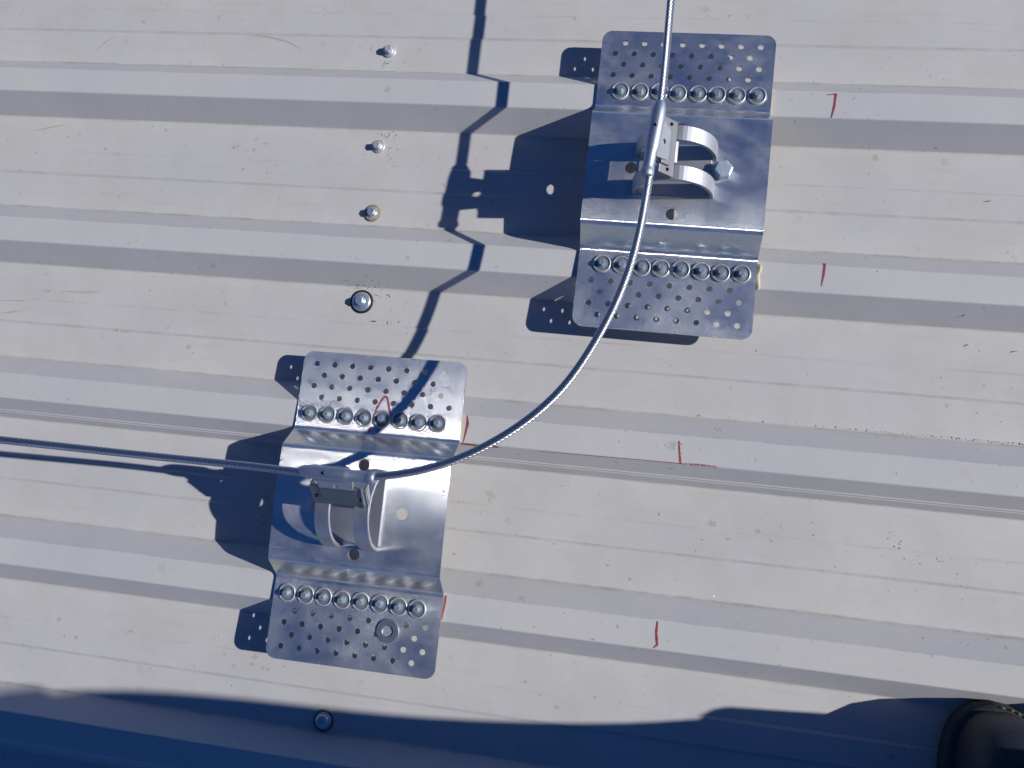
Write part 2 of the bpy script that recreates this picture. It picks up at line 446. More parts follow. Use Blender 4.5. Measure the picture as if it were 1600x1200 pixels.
for st_ in ([(-378.6, 446.9), (-365.5, 459.2), (-353.5, 467.2)], [(-168.4, 472.9), (-147.1, 470.9), (-121.4, 465.6), (-103.5, 456.2)], [(-447.6, 338.2), (-426.0, 343.3), (-400.2, 349.3)],
            [(-452.1, 118.3), (-425.8, 120.2), (-412.5, 120.3)], [(-449.1, 102.3), (-431.9, 105.2), (-414.9, 108.8)], [(-371.6, 136.0), (-332.8, 137.1), (-320.3, 139.6)], [(-308.3, 93.6), (-286.9, 92.9), (-274.0, 91.5)],
            [(-220.8, -256.4), (-213.5, -251.9), (-206.4, -256.0)]):
    o = ribbon(st_, [0.5] + [2.0] * (len(st_) - 2) + [0.6], on_roof, UPPER if st_[0][1] > -20 else LOWER, 'mud_smear')
    o.data.materials.clear(); o.data.materials.append(M_MUD)

# ------------------------------------------------------------------ anchor plates
W, YO, ZF, ZC, TH = 93.83, 167.98, 31.0, 58.6, 2.4
YF, YC, RC = 80.2, 60.7, 46.87
HP, YS, DR, D1 = 20.83, 98.36, 12.5, 5.84

def fill_sheet(outline, holes, z):
    """flat sheet with round holes -> list of (verts, faces)"""
    bm = bmesh.new(); edges = []
    def loop(pts):
        vs = [bm.verts.new((x, y, z)) for x, y in pts]
        for i in range(len(vs)): edges.append(bm.edges.new((vs[i], vs[(i + 1) % len(vs)])))
    loop(outline)
    for (x, y, r, n) in holes:
        loop([(x + r * math.cos(2 * math.pi * k / n), y + r * math.sin(2 * math.pi * k / n)) for k in range(n)])
    bmesh.ops.triangle_fill(bm, use_beauty=True, use_dissolve=False, edges=edges)
    bm.verts.index_update()
    V = [tuple(v.co) for v in bm.verts]; F = [tuple(v.index for v in f.verts) for f in bm.faces]
    bm.free(); return V, F

def plate_mesh(sg, tilt):
    vs = []; fs = []; sm = []; mi = []
    def add(V, F, s, m=0):
        b = len(vs); vs.extend(V); fs.extend([tuple(i + b for i in f) for f in F]); sm.extend([s] * len(F)); mi.extend([m] * len(F))
    bend = fillet([(YF + 30, ZF), (YF, ZF), (YC, ZC), (YC - 30, ZC)], [0, 7, 7, 0], 9)[1:-1]
    yb0, yb1 = bend[0][0], bend[-1][0]
    for fl in (1, -1):
        R = 11; out = [(-W, fl * yb0)]
        for cx, a0 in ((-W + R, math.pi), (W - R, math.pi / 2)):
            for k in range(9):
                a = a0 - math.pi / 2 * k / 8
                out.append((cx + R * math.cos(a), fl * (YO - R + R * math.sin(a))))
        out.append((W, fl * yb0))
        holes = []
        for r in range(1, 5):
            for c in range(8):
                off = sg * HP / 4 * (1 if r % 2 == 0 else -1)
                holes.append(((c - 3.5) * HP + off, fl * (YS + D1 + DR * r), 3.1, 18))
        V, F = fill_sheet(out, holes, ZF)
        V = [(x, y, z + tilt[fl] * max(0.0, abs(y) - yb0)) for x, y, z in V]
        add(V, F, False)
        V = []; F = []
        for y, z in bend: V += [(-W, fl * y, z), (W, fl * y, z)]
        for i in range(len(bend) - 1): F.append((2 * i, 2 * i + 1, 2 * i + 3, 2 * i + 2))
        add(V, F, True)
        for i in range(len(bend) - 1):
            if (Vector(bend[i + 1]) - Vector(bend[i])).length > 3: mi[len(mi) - len(F) + i] = 1     # the slope is burnished by the press brake
    holes = [(RC, 0, 6.2, 28), (-RC, 0, 6.2, 28), (0, RC, 6.2, 28), (0, -RC, 6.2, 28)]
    def crown(y): return ZC + 1.7 * (1 - (y / yb1) ** 2)     # the press left a slight crown
    def band(y0, y1, hs):
        # rows of quads between y0 and y1, cut along the circles of the holes hs = [(x, r)] centred in the band
        ys = []
        if hs:
            yc, r, m = hs[0][1], hs[0][2], 14
            ys = [yc - r * math.cos(math.pi * k / m) for k in range(m + 1)]
        full = []
        lo = ys[0] if ys else y1
        k = max(1, int(abs(lo - y0) / 2.5)); full += [y0 + (lo - y0) * i / k for i in range(k)]
        full += ys if ys else [y1]
        if ys:
            k = max(1, int(abs(y1 - ys[-1]) / 2.5)); full += [ys[-1] + (y1 - ys[-1]) * i / k for i in range(1, k + 1)]
        V = []; F = []; row = []
        for y in full:
            xs = [-W]
            for cx in (-RC, 0.0, RC):
                h = [h for h in hs if abs(h[0] - cx) < 1]
                q = math.sqrt(max(0.0, h[0][2] ** 2 - (y - h[0][1]) ** 2)) if h else 0.0
                xs += [cx - q, cx + q]
            xs.append(W); row.append(len(V)); V += [(x, y, crown(y)) for x in xs]
        for i in range(len(full) - 1):
            for j in (0, 2, 4, 6):
                a, b2 = row[i] + j, row[i + 1] + j
                F.append((a, a + 1, b2 + 1, b2))
        add(V, F, True)
    band(-yb1, -27, [holes[3]]); band(-27, -12, []); band(-12, 12, holes[:2]); band(12, 27, []); band(27, yb1, [holes[2]])
    me = mesh('plate', vs, fs); me.polygons.foreach_set('use_smooth', sm)
    me.materials.append(M_ALU); me.materials.append(M_BEND); me.polygons.foreach_set('material_index', mi)
    bm = bmesh.new(); bm.from_mesh(me)
    bmesh.ops.remove_doubles(bm, verts=bm.verts, dist=2e-5)
    bmesh.ops.recalc_face_normals(bm, faces=bm.faces)
    if sum(f.normal.z * f.calc_area() for f in bm.faces) < 0: bmesh.ops.reverse_faces(bm, faces=bm.faces)
    bm.to_mesh(me); bm.free()
    return me

def hexpts(af, z, rot=0.0, c=(0, 0)):
    r = af / math.sqrt(3)
    return [(c[0] + r * math.cos(rot + math.pi / 3 * k), c[1] + r * math.sin(rot + math.pi / 3 * k), z) for k in range(6)]

def screw_meshes():
    w_ = MB()   # dished washer with a raised rolled rim
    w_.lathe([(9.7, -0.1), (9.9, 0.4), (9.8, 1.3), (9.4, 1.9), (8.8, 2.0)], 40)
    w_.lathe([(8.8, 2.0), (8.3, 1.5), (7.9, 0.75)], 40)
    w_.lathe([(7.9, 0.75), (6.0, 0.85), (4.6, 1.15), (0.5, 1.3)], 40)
    h = MB()
    h.lathe([(4.5, 0.9), (4.6, 1.7), (4.3, 2.1)], 24); h.disc(4.3, 2.1, 24)
    h.hull(hexpts(6.0, 2.05), hexpts(6.0, 7.2))
    h.hull(hexpts(6.0, 7.2), hexpts(5.3, 7.8))
    h.lathe([(2.3, 7.82), (2.0, 7.85), (1.6, 7.5), (0.3, 7.4)], 18)
    return w_.me('washer'), h.me('screw')
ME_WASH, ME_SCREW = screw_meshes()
ME_WASH.materials.append(M_WASH); ME_WASH.materials.append(M_DISH_SHADE)
for pl_ in ME_WASH.polygons:        # shade of the dish inside the sunlit rim, painted as a darker colour
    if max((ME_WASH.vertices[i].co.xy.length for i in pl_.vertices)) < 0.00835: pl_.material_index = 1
ME_SCREW.materials.append(M_ZINC)

def make_bracket(parent, mirror, us, e0, e1, vs0):
    """cable bracket on the centre of the plate; local frame: u = lean direction, v = along the cable.
    us: lean of the sleeve, e0/e1: the two edges of the clamp plate as (u, z)"""
    sv = -1 if mirror else 1
    def P(u, v, z): return (u, v * sv, z)
    b = MB()
    b.hull([P(-37.5, -28, ZC), P(37.5, -28, ZC), P(37.5, 28, ZC), P(-37.5, 28, ZC)], [P(-37.5, -28, ZC + 3.6), P(37.5, -28, ZC + 3.6), P(37.5, 28, ZC + 3.6), P(-37.5, 28, ZC + 3.6)])
    br = add_bevel(b.obj('cable_bracket', M_STEEL, parent), 0.6)
    for v0, v1 in ((-28.2, -12.6), (12.6, 28.2)):
        a = MB(); n = 30; sec = []
        for i in range(n + 1):
            th = math.pi * i / n
            c, s = math.cos(th), math.sin(th)
            zb = ZC + 0.3
            sec.append(((42.3 * c, zb + 50 * s), (38.2 * c, max(zb, zb + 45.8 * s))))
        V = []; F = []
        for (ou, oz), (iu, iz) in sec:
            V += [P(ou, v0, oz), P(ou, v1, oz), P(iu, v1, iz), P(iu, v0, iz)]
        for i in range(n):
            k = 4 * i
            F += [(k, k + 1, k + 5, k + 4), (k + 1, k + 2, k + 6, k + 5), (k + 2, k + 3, k + 7, k + 6), (k + 3, k, k + 4, k + 7)]
        a.add(V, F, False)
        add_bevel(a.obj('arch_band', M_STEEL, br), 0.7, 2, 40)
    # clamp riding on the arches
    (ua, za), (ub, zb) = e0, e1
    d = Vector((ub - ua, zb - za)).normalized(); nn = Vector((-d.y, d.x)) if d.x > 0 else Vector((d.y, -d.x))
    c = MB()
    def slab(v0, v1, a, bb, t0, t1):
        q = []
        for (pu, pz), t in ((a, t0), (bb, t0), (bb, t1), (a, t1)): q.append((pu + nn.x * t, pz + nn.y * t))
        c.hull([P(u, v0, z) for u, z in q], [P(u, v1, z) for u, z in q])
    slab(-28.5, 28.5, e0, e1, -3, 0)
    for v0, v1 in ((-28.5, -26.6), (26.9, 28.5)): slab(v0, v1, e0, e1, -11, -3.02)
    slab(-11.5, 11.5, (ua - 5, za - 4), (ua + 7, za + 3), -17, -3.1)
    slab(-20, 17, Vector((ua, za)).lerp(Vector((ub, zb)), .42), Vector((ub, zb)) , 0.02, 2.4)
    cl = add_bevel(c.obj('clamp', M_CAST, br), 0.8)
    wb = MB()
    p0 = Vector((ua, za)).lerp(Vector((ub, zb)), 0.50); p1 = Vector((us, 142.0))
    sd_ = (p1 - p0).normalized(); t = Vector((-sd_.y, sd_.x)) * 2.0; LW = (p1 - p0).length
    WV, WF = fill_sheet([(-15, 0), (15, 0), (21, LW), (-19, LW)], [(0, LW * .52, 2.6, 14)], 0)
    for sg_ in (1, -1):
        wb.add([P(p0.x + sd_.x * y + t.x * sg_, x, p0.y + sd_.y * y + t.y * sg_) for x, y, z in WV], WF)
    rim = [[(-15, 0), (15, 0), (21, LW), (-19, LW)], [(2.6 * math.cos(2 * math.pi * k / 14), LW * .52 + 2.6 * math.sin(2 * math.pi * k / 14)) for k in range(14)]]
    for lp in rim:
        n_ = len(lp)
        vv_ = [P(p0.x + sd_.x * y + t.x * sg_, x, p0.y + sd_.y * y + t.y * sg_) for sg_ in (1, -1) for x, y in lp]
        wb.add(vv_, [(k, (k + 1) % n_, n_ + (k + 1) % n_, n_ + k) for k in range(n_)])
    wb.obj('web', M_STEEL, br)
    ck = MB()      # bright cheek closing the jaw at the corner end
    q = [(ua - 1, za - 1), (ub + 1, zb - 2), (ub + 2.5, zb + 4), (ua + 3, za + 7)]
    ck.hull([P(u, -26.4, z) for u, z in q], [P(u, -24.2, z) for u, z in q])
    if not mirror: add_bevel(ck.obj('jaw_cheek', M_STEEL, br), 0.5)
    sl = MB(); v0, v1 = vs0
    def cen(v): return P(us + (v - 0) * 0.0 + (lean_dx * (v1 - v) if lean_dx else 0), v, 143.0)
    vv = [v1, v1 - 1, v1 - 4, v1 - 9, v1 - 16, v0 + 30, v0 + 27, v0 + 24, v0 + 10, v0 + 8, v0 + 6.5, v0 + 2, v0]
    rr = [4.4, 4.8, 5.8, 6.7, 7.2, 7.2, 6.8, 5.7, 5.6, 5.7, 6.6, 6.6, 5.7]
    sl.tube([cen(v) for v in vv], rr, 28)
    s_ = sl.obj('sleeve', M_SLEEVE, br)
    mid = Vector((ua, za)).lerp(Vector((ub, zb)), 0.45)
    for q in (P(us + lean_dx * 26, v1 - 26, 149.6), P(mid.x + nn.x * 0.4, -23, mid.y + nn.y * 0.4), P(mid.x + nn.x * 0.4, 23, mid.y + nn.y * 0.4)):
        pin = MB(); pin.ball(q, 1.8); pin.obj('rivet', M_DARK, br)
    return br

def text_mesh(body, size, depth):
    cu = bpy.data.curves.new('lettering', 'FONT'); cu.body = body; cu.size = size * K; cu.extrude = depth * K
    cu.align_x = 'CENTER'; cu.align_y = 'CENTER'; cu.space_character = 1.1
    o = bpy.data.objects.new('lettering', cu); COL.objects.link(o)
    dg = bpy.context.evaluated_depsgraph_get()
    me = bpy.data.meshes.new_from_object(o.evaluated_get(dg))
    bpy.data.objects.remove(o); bpy.data.curves.remove(cu)
    return me

ANCH = [((58.66, -83.01), 0.0053, -1), ((356.54, 301.47), -0.0121, 1)]
anchors = []
TILT = [{1: -0.042, -1: 0.045}, {1: 0.002, -1: 0.055}]      # the flanges are not pressed quite flat
LAB = ['lower anchor plate marked with a red pen caret, a loose washer lying on it',
       'upper bluish anchor plate with a large hex bolt beside its cable bracket']
lean_dx = 0.0
for i, ((px, py), yaw, sg) in enumerate(ANCH):
    root = empty('roof_anchor', (px, py, 0), yaw); anchors.append(root)
    tag(root, LAB[i], 'roof anchor', 'cable anchor plates screwed to the roof ribs')
    p = link('plate', plate_mesh(sg, TILT[i]), M_ALU, root)
    s = p.modifiers.new('solidify', 'SOLIDIFY'); s.thickness = TH * K; s.offset = -1
    p.modifiers.new('edges', 'EDGE_SPLIT').split_angle = math.radians(40)
    rnd = random.Random(31 + i)
    for fl in (1, -1):
        for c in range(8):
            x = (c - 3.5) * HP + sg * HP / 4; y = fl * YS
            h = link('screw', ME_SCREW, None, root)
            h.location = Vector((x + rnd.uniform(-.5, .5), y + rnd.uniform(-.6, .6), ZF + TILT[i][fl] * (YS - YF))) * K
            h.rotation_euler = (rnd.uniform(-.06, .06), rnd.uniform(-.06, .06), rnd.uniform(0, 6.28))
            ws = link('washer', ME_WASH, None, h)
        # sealing tape squeezed out under the flange, on the rib crest
        tp = MB(); n = 40; V = []; F = []
        for k in range(n + 1):
            x = -W - 1.0 + (2 * W + 3.2) * k / n
            y0 = fl * YS - 10 + rnd.uniform(-.8, .8); y1 = fl * YS + 10 + rnd.uniform(-.8, .8)
            V += [(x, y0, HR - .6), (x, y1, HR - .6), (x, y1, ZF - TH - .05), (x, y0, ZF - TH - .05)]
        for k in range(n):
            q = 4 * k
            for a in range(4): F.append((q + a, q + (a + 1) % 4, q + 4 + (a + 1) % 4, q + 4 + a))
        F += [(3, 2, 1, 0), (4 * n, 4 * n + 1, 4 * n + 2, 4 * n + 3)]
        tp.add(V, F); tp.obj('sealing_tape', M_SEAL, root)
    if i == 1:
        bl = MB()
        pts = []; rad = []
        for k in range(15):
            u = k / 14
            pts.append((W + 2.2 + 1.0 * math.sin(u * 9), -YS + 13 - 28 * u, HR + 0.6))
            rad.append(0.9 + 1.5 * (math.sin(math.pi * u) ** 0.4) * (0.8 + 0.35 * math.sin(u * 11 + 1)))
        bl.tube(pts, rad, 12); bl.obj('sealant_bead', M_SEAL, root)
    # bracket: its own frame turned so that u points the way it leans
    if i == 1:
        lean_dx = 0.085
        br = make_bracket(root, True, 20.0, (1.0, 114.0), (15.5, 129.0), (-40, 35))
        br.matrix_parent_inverse = Matrix(); br.rotation_euler.z = math.pi; br.location = Vector((-1.5, 0, 0)) * K
        bolt = MB()
        bolt.hull(hexpts(17.0, ZC + 1.6, 0.2, (RC + 1, 1)), hexpts(17.0, ZC + 11.0, 0.2, (RC + 1, 1)))
        bolt.hull(hexpts(17.0, ZC + 11.0, 0.2, (RC + 1, 1)), hexpts(14.8, ZC + 12.2, 0.2, (RC + 1, 1)))
        bolt.lathe([(9.9, ZC + 0.05), (10.1, ZC + 1.6), (5, ZC + 1.7)], 30, (RC + 1, 1, 0), smooth=False)
        for a in range(5): bolt.ball((RC + 1 + 5.5 * math.cos(a * 1.2), 1 + 5.5 * math.sin(a * 1.2), ZC + 12.2), 0.55, 6)
        add_bevel(bolt.obj('hex_bolt', M_BOLT, root), 0.5)
        tm = text_mesh('oAlfatStive', 5.2, 0.35)
        tx = link('lettering', tm, M_STEEL, br)
        tx.location = Vector((-21, 2.0, ZC + 3.85)) * K; tx.rotation_euler.z = math.pi
    else:
        lean_dx = 0.0
        br = make_bracket(root, False, 34.5, (4.0, 112.0), (21.0, 129.5), (-41.5, 34))
        br.rotation_euler.z = math.pi / 2; br.location = Vector((-1.5, 1.5, 0)) * K

# red pen on the lower plate
A0 = anchors[0]
def on_plate(x, y):
    return ZF - 0.042 * max(0, y - YF) if y > YF - 2 else ZF + (YF - 2 - y) * 1.0
ribbon([(-8.3, 80.5), (-7.8, 88)], [1.9, 2.5], on_plate, A0)
ribbon([(-4.2, 106), (0.5, 117), (4.5, 123.5), (7.5, 122.5), (10.5, 114), (13.5, 105.5)], [2.2, 2.6, 2.7, 2.6, 2.5, 2.0], on_plate, A0)
ribbon([(2.0, 88), (2.2, 82), (-0.6, 77)], [2.1, 2.0, 1.2], on_plate, A0)

# loose spring washer lying on the lower plate
lw = MB()
lw.lathe([(12.0, 0), (12.3, 0.4), (12.3, 2.3), (11.9, 2.7), (6.3, 2.7), (5.9, 2.3), (5.9, 0.4), (6.2, 0), (12.0, 0)], 40, smooth=False)
o = lw.obj('washer', M_DKSTEEL); a = ANCH[0]
o.location = Vector((a[0][0] + 38.4 * math.cos(a[1]) + 124.4 * math.sin(a[1]), a[0][1] - 124.4, ZF + 0.75)) * K
tag(o, 'loose thick steel washer lying over the holes of the lower anchor plate', 'washer')

# ------------------------------------------------------------------ roof fasteners
RS = [(9, 456, 6.6, 9.0, 'a', 'topmost plain grey roof screw, bright swarf just below it'),
      (10, 337, 6.4, 9.0, 'a', 'grey roof screw standing just below the topmost rib, swarf above it'),
      (13, 256, 6.6, 11.0, 'rust', 'roof screw with a rust stained tan washer'),
      (13, 150, 7.0, 12.0, 'big', 'large bluish roof screw on a wide black rubber washer, grit around it'),
      (28, -318, 7.4, 10.0, 'dark', 'roof screw in the shade of the photographer at the bottom edge')]
for x, y, hd, wr, kind, lab in RS:
    r = empty('roof_screw', (x, y, rib_z(y) + 0.2)); tag(r, lab, 'roof screw', 'screws holding the roof sheets')
    r.rotation_euler = (random.uniform(-.05, .05), random.uniform(-.05, .05), random.uniform(0, 6))
    if kind in ('big', 'dark', 'rust'):
        g = MB(); R = {'big': 13.8, 'dark': 11.6, 'rust': 10.2}[kind]
        g.lathe([(R, -0.4), (R, 0.9), (R - 1.2, 1.5), (1, 1.5)], 36)
        g.obj('rubber_seal', {'big': M_RUBBER, 'rust': M_RUST, 'dark': M_DUSTY}[kind], r)
    zb = 1.5 if kind in ('big', 'dark') else 0.6
    ww = MB()
    if kind == 'big':
        ww.lathe([(11.3, zb), (11.2, zb + .8), (9.5, zb + 1.7), (6.5, zb + 2.6), (1, zb + 2.6)], 36)
    else:
        q = {'a': 8.0, 'rust': 8.4, 'dark': 9.0}[kind]
        ww.lathe([(q, 0), (q, zb + .5), (q - .8, zb + 1.0), (5.4, zb + 1.4), (1, zb + 1.4)], 32)
    ww.obj('washer', {'rust': M_TANW, 'big': M_ZINC, 'dark': M_ZINC}.get(kind, M_WASH), r)
    hh = MB(); z1 = zb + (2.6 if kind == 'big' else 1.4)
    if kind != 'dark':
        hh.lathe([(hd * .86, z1 - .2), (hd * .86, z1 + .7), (1, z1 + 1.0)], 24)
        hh.hull(hexpts(hd * 1.25, z1 + .8), hexpts(hd * 1.25, z1 + 5.6)); hh.hull(hexpts(hd * 1.25, z1 + 5.6), hexpts(hd * 1.08, z1 + 6.3))
        hh.lathe([(hd * .5, z1 + 6.34), (hd * .42, z1 + 6.4), (hd * .36, z1 + 6.05), (.4, z1 + 6.0)], 18)
    else:
        hh.lathe([(7.6, z1 - .2), (7.6, z1 + 2.0), (7.0, z1 + 3.4), (5.0, z1 + 4.4), (.5, z1 + 4.8)], 28)
    hh.obj('hex_head' if kind != 'dark' else 'screw_head', M_ZINC if kind != 'a' else M_WASH, r)

# ------------------------------------------------------------------ the wire rope
RAW = [(337.5, 900, 143), (337.5, 700, 143), (337.5, 560, 143), (337, 440, 143), (336.9, 401, 143), (336.8, 362, 143), (336, 336, 143), (334.2, 310, 143), (332.2, 279, 143),
       (330.6, 253, 143), (328.8, 228, 143), (326.2, 203, 143), (322.6, 181, 143), (316.4, 156, 143), (307, 128, 143), (299.2, 110, 143),
       (282, 75, 143), (268.5, 53, 143), (247, 29, 143), (225, 9.8, 143), (202, -6.5, 143), (179, -20.5, 143), (156, -31, 143),
       (132, -39, 143), (107, -44.7, 143), (95, -46.8, 143), (63, -48.6, 143), (25, -48.8, 143), (-21.7, -48, 144), (-86.6, -48.2, 150),
       (-149, -48.2, 160), (-212, -47.8, 171), (-272, -47.4, 184), (-400, -47, 206), (-800, -46, 270), (-1300, -45, 290)]
def smooth_path(raw, step):
    P = [Vector(p) for p in raw]; out = []
    for i in range(len(P) - 1):
        a, b, c, d = P[max(i - 1, 0)], P[i], P[i + 1], P[min(i + 2, len(P) - 1)]
        n = max(1, int((c - b).length / step))
        for k in range(n):
            t = k / n; t2 = t * t; t3 = t2 * t
            out.append(0.5 * ((2 * b) + (c - a) * t + (2 * a - 5 * b + 4 * c - d) * t2 + (3 * b - a - 3 * c + d) * t3))
    out.append(P[-1])
    for _ in range(220):
        out = [out[0]] + [(out[i - 1] + out[i] * 2 + out[i + 1]) * 0.25 for i in range(1, len(out) - 1)] + [out[-1]]
    return out

def rope_mesh():
    C = smooth_path(RAW, 2.0)
    s = [0.0]
    for i in range(1, len(C)): s.append(s[-1] + (C[i] - C[i - 1]).length)
    fr = []; prev = Vector((0, 0, 1))
    for i in range(len(C)):
        t = (C[min(i + 1, len(C) - 1)] - C[max(i - 1, 0)]).normalized()
        a = (prev - t * prev.dot(t)).normalized(); fr.append((a, t.cross(a))); prev = a
    vs = []; fs = []
    LAY, RO, RW, NW = 34.0, 2.76, 1.18, 8
    def tube(offs, r, n):
        b = len(vs)
        for i, c in enumerate(C):
            o = offs(i)
            for k in range(n):
                an = 2 * math.pi * k / n
                vs.append(c + fr[i][0] * (o[0] + r * math.cos(an)) + fr[i][1] * (o[1] + r * math.sin(an)))
        for i in range(len(C) - 1):
            for k in range(n):
                k2 = (k + 1) % n
                fs.append((b + i * n + k, b + i * n + k2, b + (i + 1) * n + k2, b + (i + 1) * n + k))
    tube(lambda i: (0, 0), 1.6, 8)
    for q in range(NW):
        def core(i, q=q):
            a = 2 * math.pi * (s[i] / LAY + q / NW); return (RO * math.cos(a), RO * math.sin(a))
        tube(core, RW, 7)
    return mesh('wire_rope', vs, fs, True)
o = link('wire_rope', rope_mesh(), M_ROPE)
tag(o, 'stranded steel safety cable curving from the upper anchor to the lower anchor', 'cable')

# ------------------------------------------------------------------ swarf, grit, dry bits
def flakes(name, label, mat, spots, seed):
    rnd = random.Random(seed); mb = MB()
    for (x, y, sx, sy, n, s0, s1) in spots:
        for _ in range(n):
            px, py = rnd.gauss(x, sx), rnd.gauss(y, sy)
            z = rib_z(py) + wav(px, py)
            r = rnd.uniform(s0, s1); el = rnd.uniform(1.0, 2.4); a = rnd.uniform(0, 6.28); hgt = r * rnd.uniform(0.35, 0.9)
            ca, sa = math.cos(a), math.sin(a)
            q = [(r * el, 0), (0.2 * r, r * .7), (-r * el, .2 * r), (-.1 * r, -r * .6)]
            b = [(px + ca * u - sa * v, py + sa * u + ca * v, z - .2) for u, v in q]
            t = [(px + .6 * (ca * u - sa * v), py + .6 * (sa * u + ca * v), z + hgt * rnd.uniform(.6, 1.2)) for u, v in q]
            mb.hull(b, t)
    o = mb.obj(name, mat); o['kind'] = 'stuff'; o['label'] = label
    return o
line = [(480 + 12 * k, 53.0 + 1.2 * math.sin(k), 8, 1.0, 1 + int(k / 3), 0.3, 0.75) for k in range(6)] + \
       [(552 + 9 * k, 52.6, 6, 0.8, 3 + k // 2, 0.18, 0.62) for k in range(22)]
flakes('roof_grit', 'dark grit washed along the foot of a rib and scattered near screws', M_GRIT,
       line + [(28, 160, 14, 9, 34, .25, .7), (10, 168, 14, 2.5, 16, .3, .8), (45, 128, 9, 1.0, 5, .3, .8), (5, 434, 14, 4, 8, .3, .7), (20, 352, 9, 2.5, 9, .4, .9),
               (24, 330, 6, 7, 7, .3, .6), (613, -62, 1.2, 2.8, 6, .4, 1.0), (606, -55, 5, 4, 6, .3, .8), (640, -72, 22, 2.5, 14, .25, .6),
               (300, 150, 260, 160, 110, .15, .42), (100, 350, 260, 120, 80, .15, .42), (500, -120, 180, 70, 60, .15, .42)], 5)
flakes('drill_swarf', 'bright metal drill swarf scattered beside the roof screws', M_SWARF,
       [(6, 440, 2.5, 3, 7, .6, 1.5), (18, 351, 7, 2.5, 9, .4, 1.1), (24, 334, 4, 5, 7, .4, 1.0), (30, 160, 9, 5, 12, .35, .9),
        (30, 128, 2, .6, 3, .6, 1.6), (200, 300, 220, 140, 14, .3, .6), (480, -60, 160, 90, 10, .3, .6)], 9)
st = MB()
for x, y, a, L in ((683, 305, 0.15, 7), (669, 150, 0.6, 5), (715, 147, 0.25, 7), (660, 178, 0.5, 4), (452, 268, .9, 6)):
    z = rib_z(y) + 0.8
    st.tube([(x - L * math.cos(a) / 2, y - L * math.sin(a) / 2, z), (x, y + .5, z + .5), (x + L * math.cos(a) / 2, y + L * math.sin(a) / 2, z)], [.15, .38, .12], 6)
o = st.obj('dry_grass', M_STRAW); o['kind'] = 'stuff'; o['label'] = 'dry grass bits lying on the roof at the right'

# ------------------------------------------------------------------ the photographer
def skin_obj(name, chains, mat, parent=None, sub=2, root=0):
    """chains: lists of ((x, y, z), radius); a string key shares joints"""
    bm = bmesh.new(); lay = bm.verts.layers.skin.verify(); idx = {}
    for ch in chains:
        prev = None
        for p, r in ch:
            key = tuple(round(c, 1) for c in p)
            if key not in idx:
                v = bm.verts.new(Vector(p) * K); rr = r if isinstance(r, tuple) else (r, r)
                v[lay].radius = (rr[0] * K, rr[1] * K); idx[key] = v
                v[lay].use_root = (len(idx) == 1)
            v = idx[key]
            if prev and not bm.edges.get((prev, v)): bm.edges.new((prev, v))
            prev = v
    me = bpy.data.meshes.new(name); bm.to_mesh(me); bm.free()
    o = link(name, me, mat, parent)
    o.modifiers.new('skin', 'SKIN').use_smooth_shade = True
    s = o.modifiers.new('sub', 'SUBSURF'); s.levels = sub; s.render_levels = sub
    return o

PEL = (830, -400, 930)
LH, RH_ = (755, -395, 890), (905, -385, 890)
LK, RK = (735, -405, 480), (925, -308, 500)
LA, RA = (712, -425, 130), (935, -262, 140)
CH_, NK = (800, -390, 1240), (785, -345, 1420)
LS, RSH = (640, -360, 1365), (960, -380, 1365)
LE, LWR = (560, -270, 1130), (430, -135, 955)
RE, RWR = (1010, -350, 1150), (1000, -285, 945)
HD = (755, -270, 1560)
body = skin_obj('person', [
    [(PEL, 95), ((815, -400, 1060), 92), (CH_, 105), ((790, -365, 1370), 75), (NK, 48), ((770, -305, 1490), 46)],
    [(PEL, 95), (LH, 72), (LK, 48), (LA, 36)], [(PEL, 95), (RH_, 72), (RK, 48), (RA, 36)],
    [((790, -365, 1370), 75), (LS, 46), (LE, 34), (LWR, 24), ((405, -112, 930), 24)],
    [((790, -365, 1370), 75), (RSH, 46), (RE, 34), (RWR, 24), ((998, -270, 905), 26)]], M_SKIN)
tag(body, 'person standing at the bottom right corner, only the dark boot toe in view', 'person')
hb = MB()   # head with nose, ears and eyes; hands with five fingers
hm = Matrix.Translation(Vector(HD)) @ Matrix.Rotation(0.35, 4, 'Z') @ Matrix.Rotation(-0.6, 4, 'X')
def hp(x, y, z): return tuple(hm @ Vector((x, y, z)))
V = []; F = []; n1, n2 = 20, 14
for i in range(n2 + 1):
    th = math.pi * i / n2
    for k in range(n1):
        a = 2 * math.pi * k / n1
        x, y, z = 74 * math.sin(th) * math.cos(a), 94 * math.sin(th) * math.sin(a), 112 * math.cos(th)
        if z < -20: x *= 1 + (z + 20) / 260; y = y * (1 + (z + 20) / 400)
        V.append(hp(x, y, z))
for i in range(n2):
    for k in range(n1): F.append((i * n1 + k, i * n1 + (k + 1) % n1, (i + 1) * n1 + (k + 1) % n1, (i + 1) * n1 + k))
hb.add(V, F, True)
hb.tube([hp(0, 84, 14), hp(0, 100, -12), hp(0, 104, -24), hp(0, 88, -32)], [7, 9, 13, 8], 10)
for sx in (-1, 1):
    hb.ball(hp(sx * 74, -4, -6), 17); hb.ball(hp(sx * 30, 78, 8), 12)
hb.tube([hp(-24, 82, -58), hp(0, 92, -57), hp(24, 82, -58)], [3, 7, 3], 8)
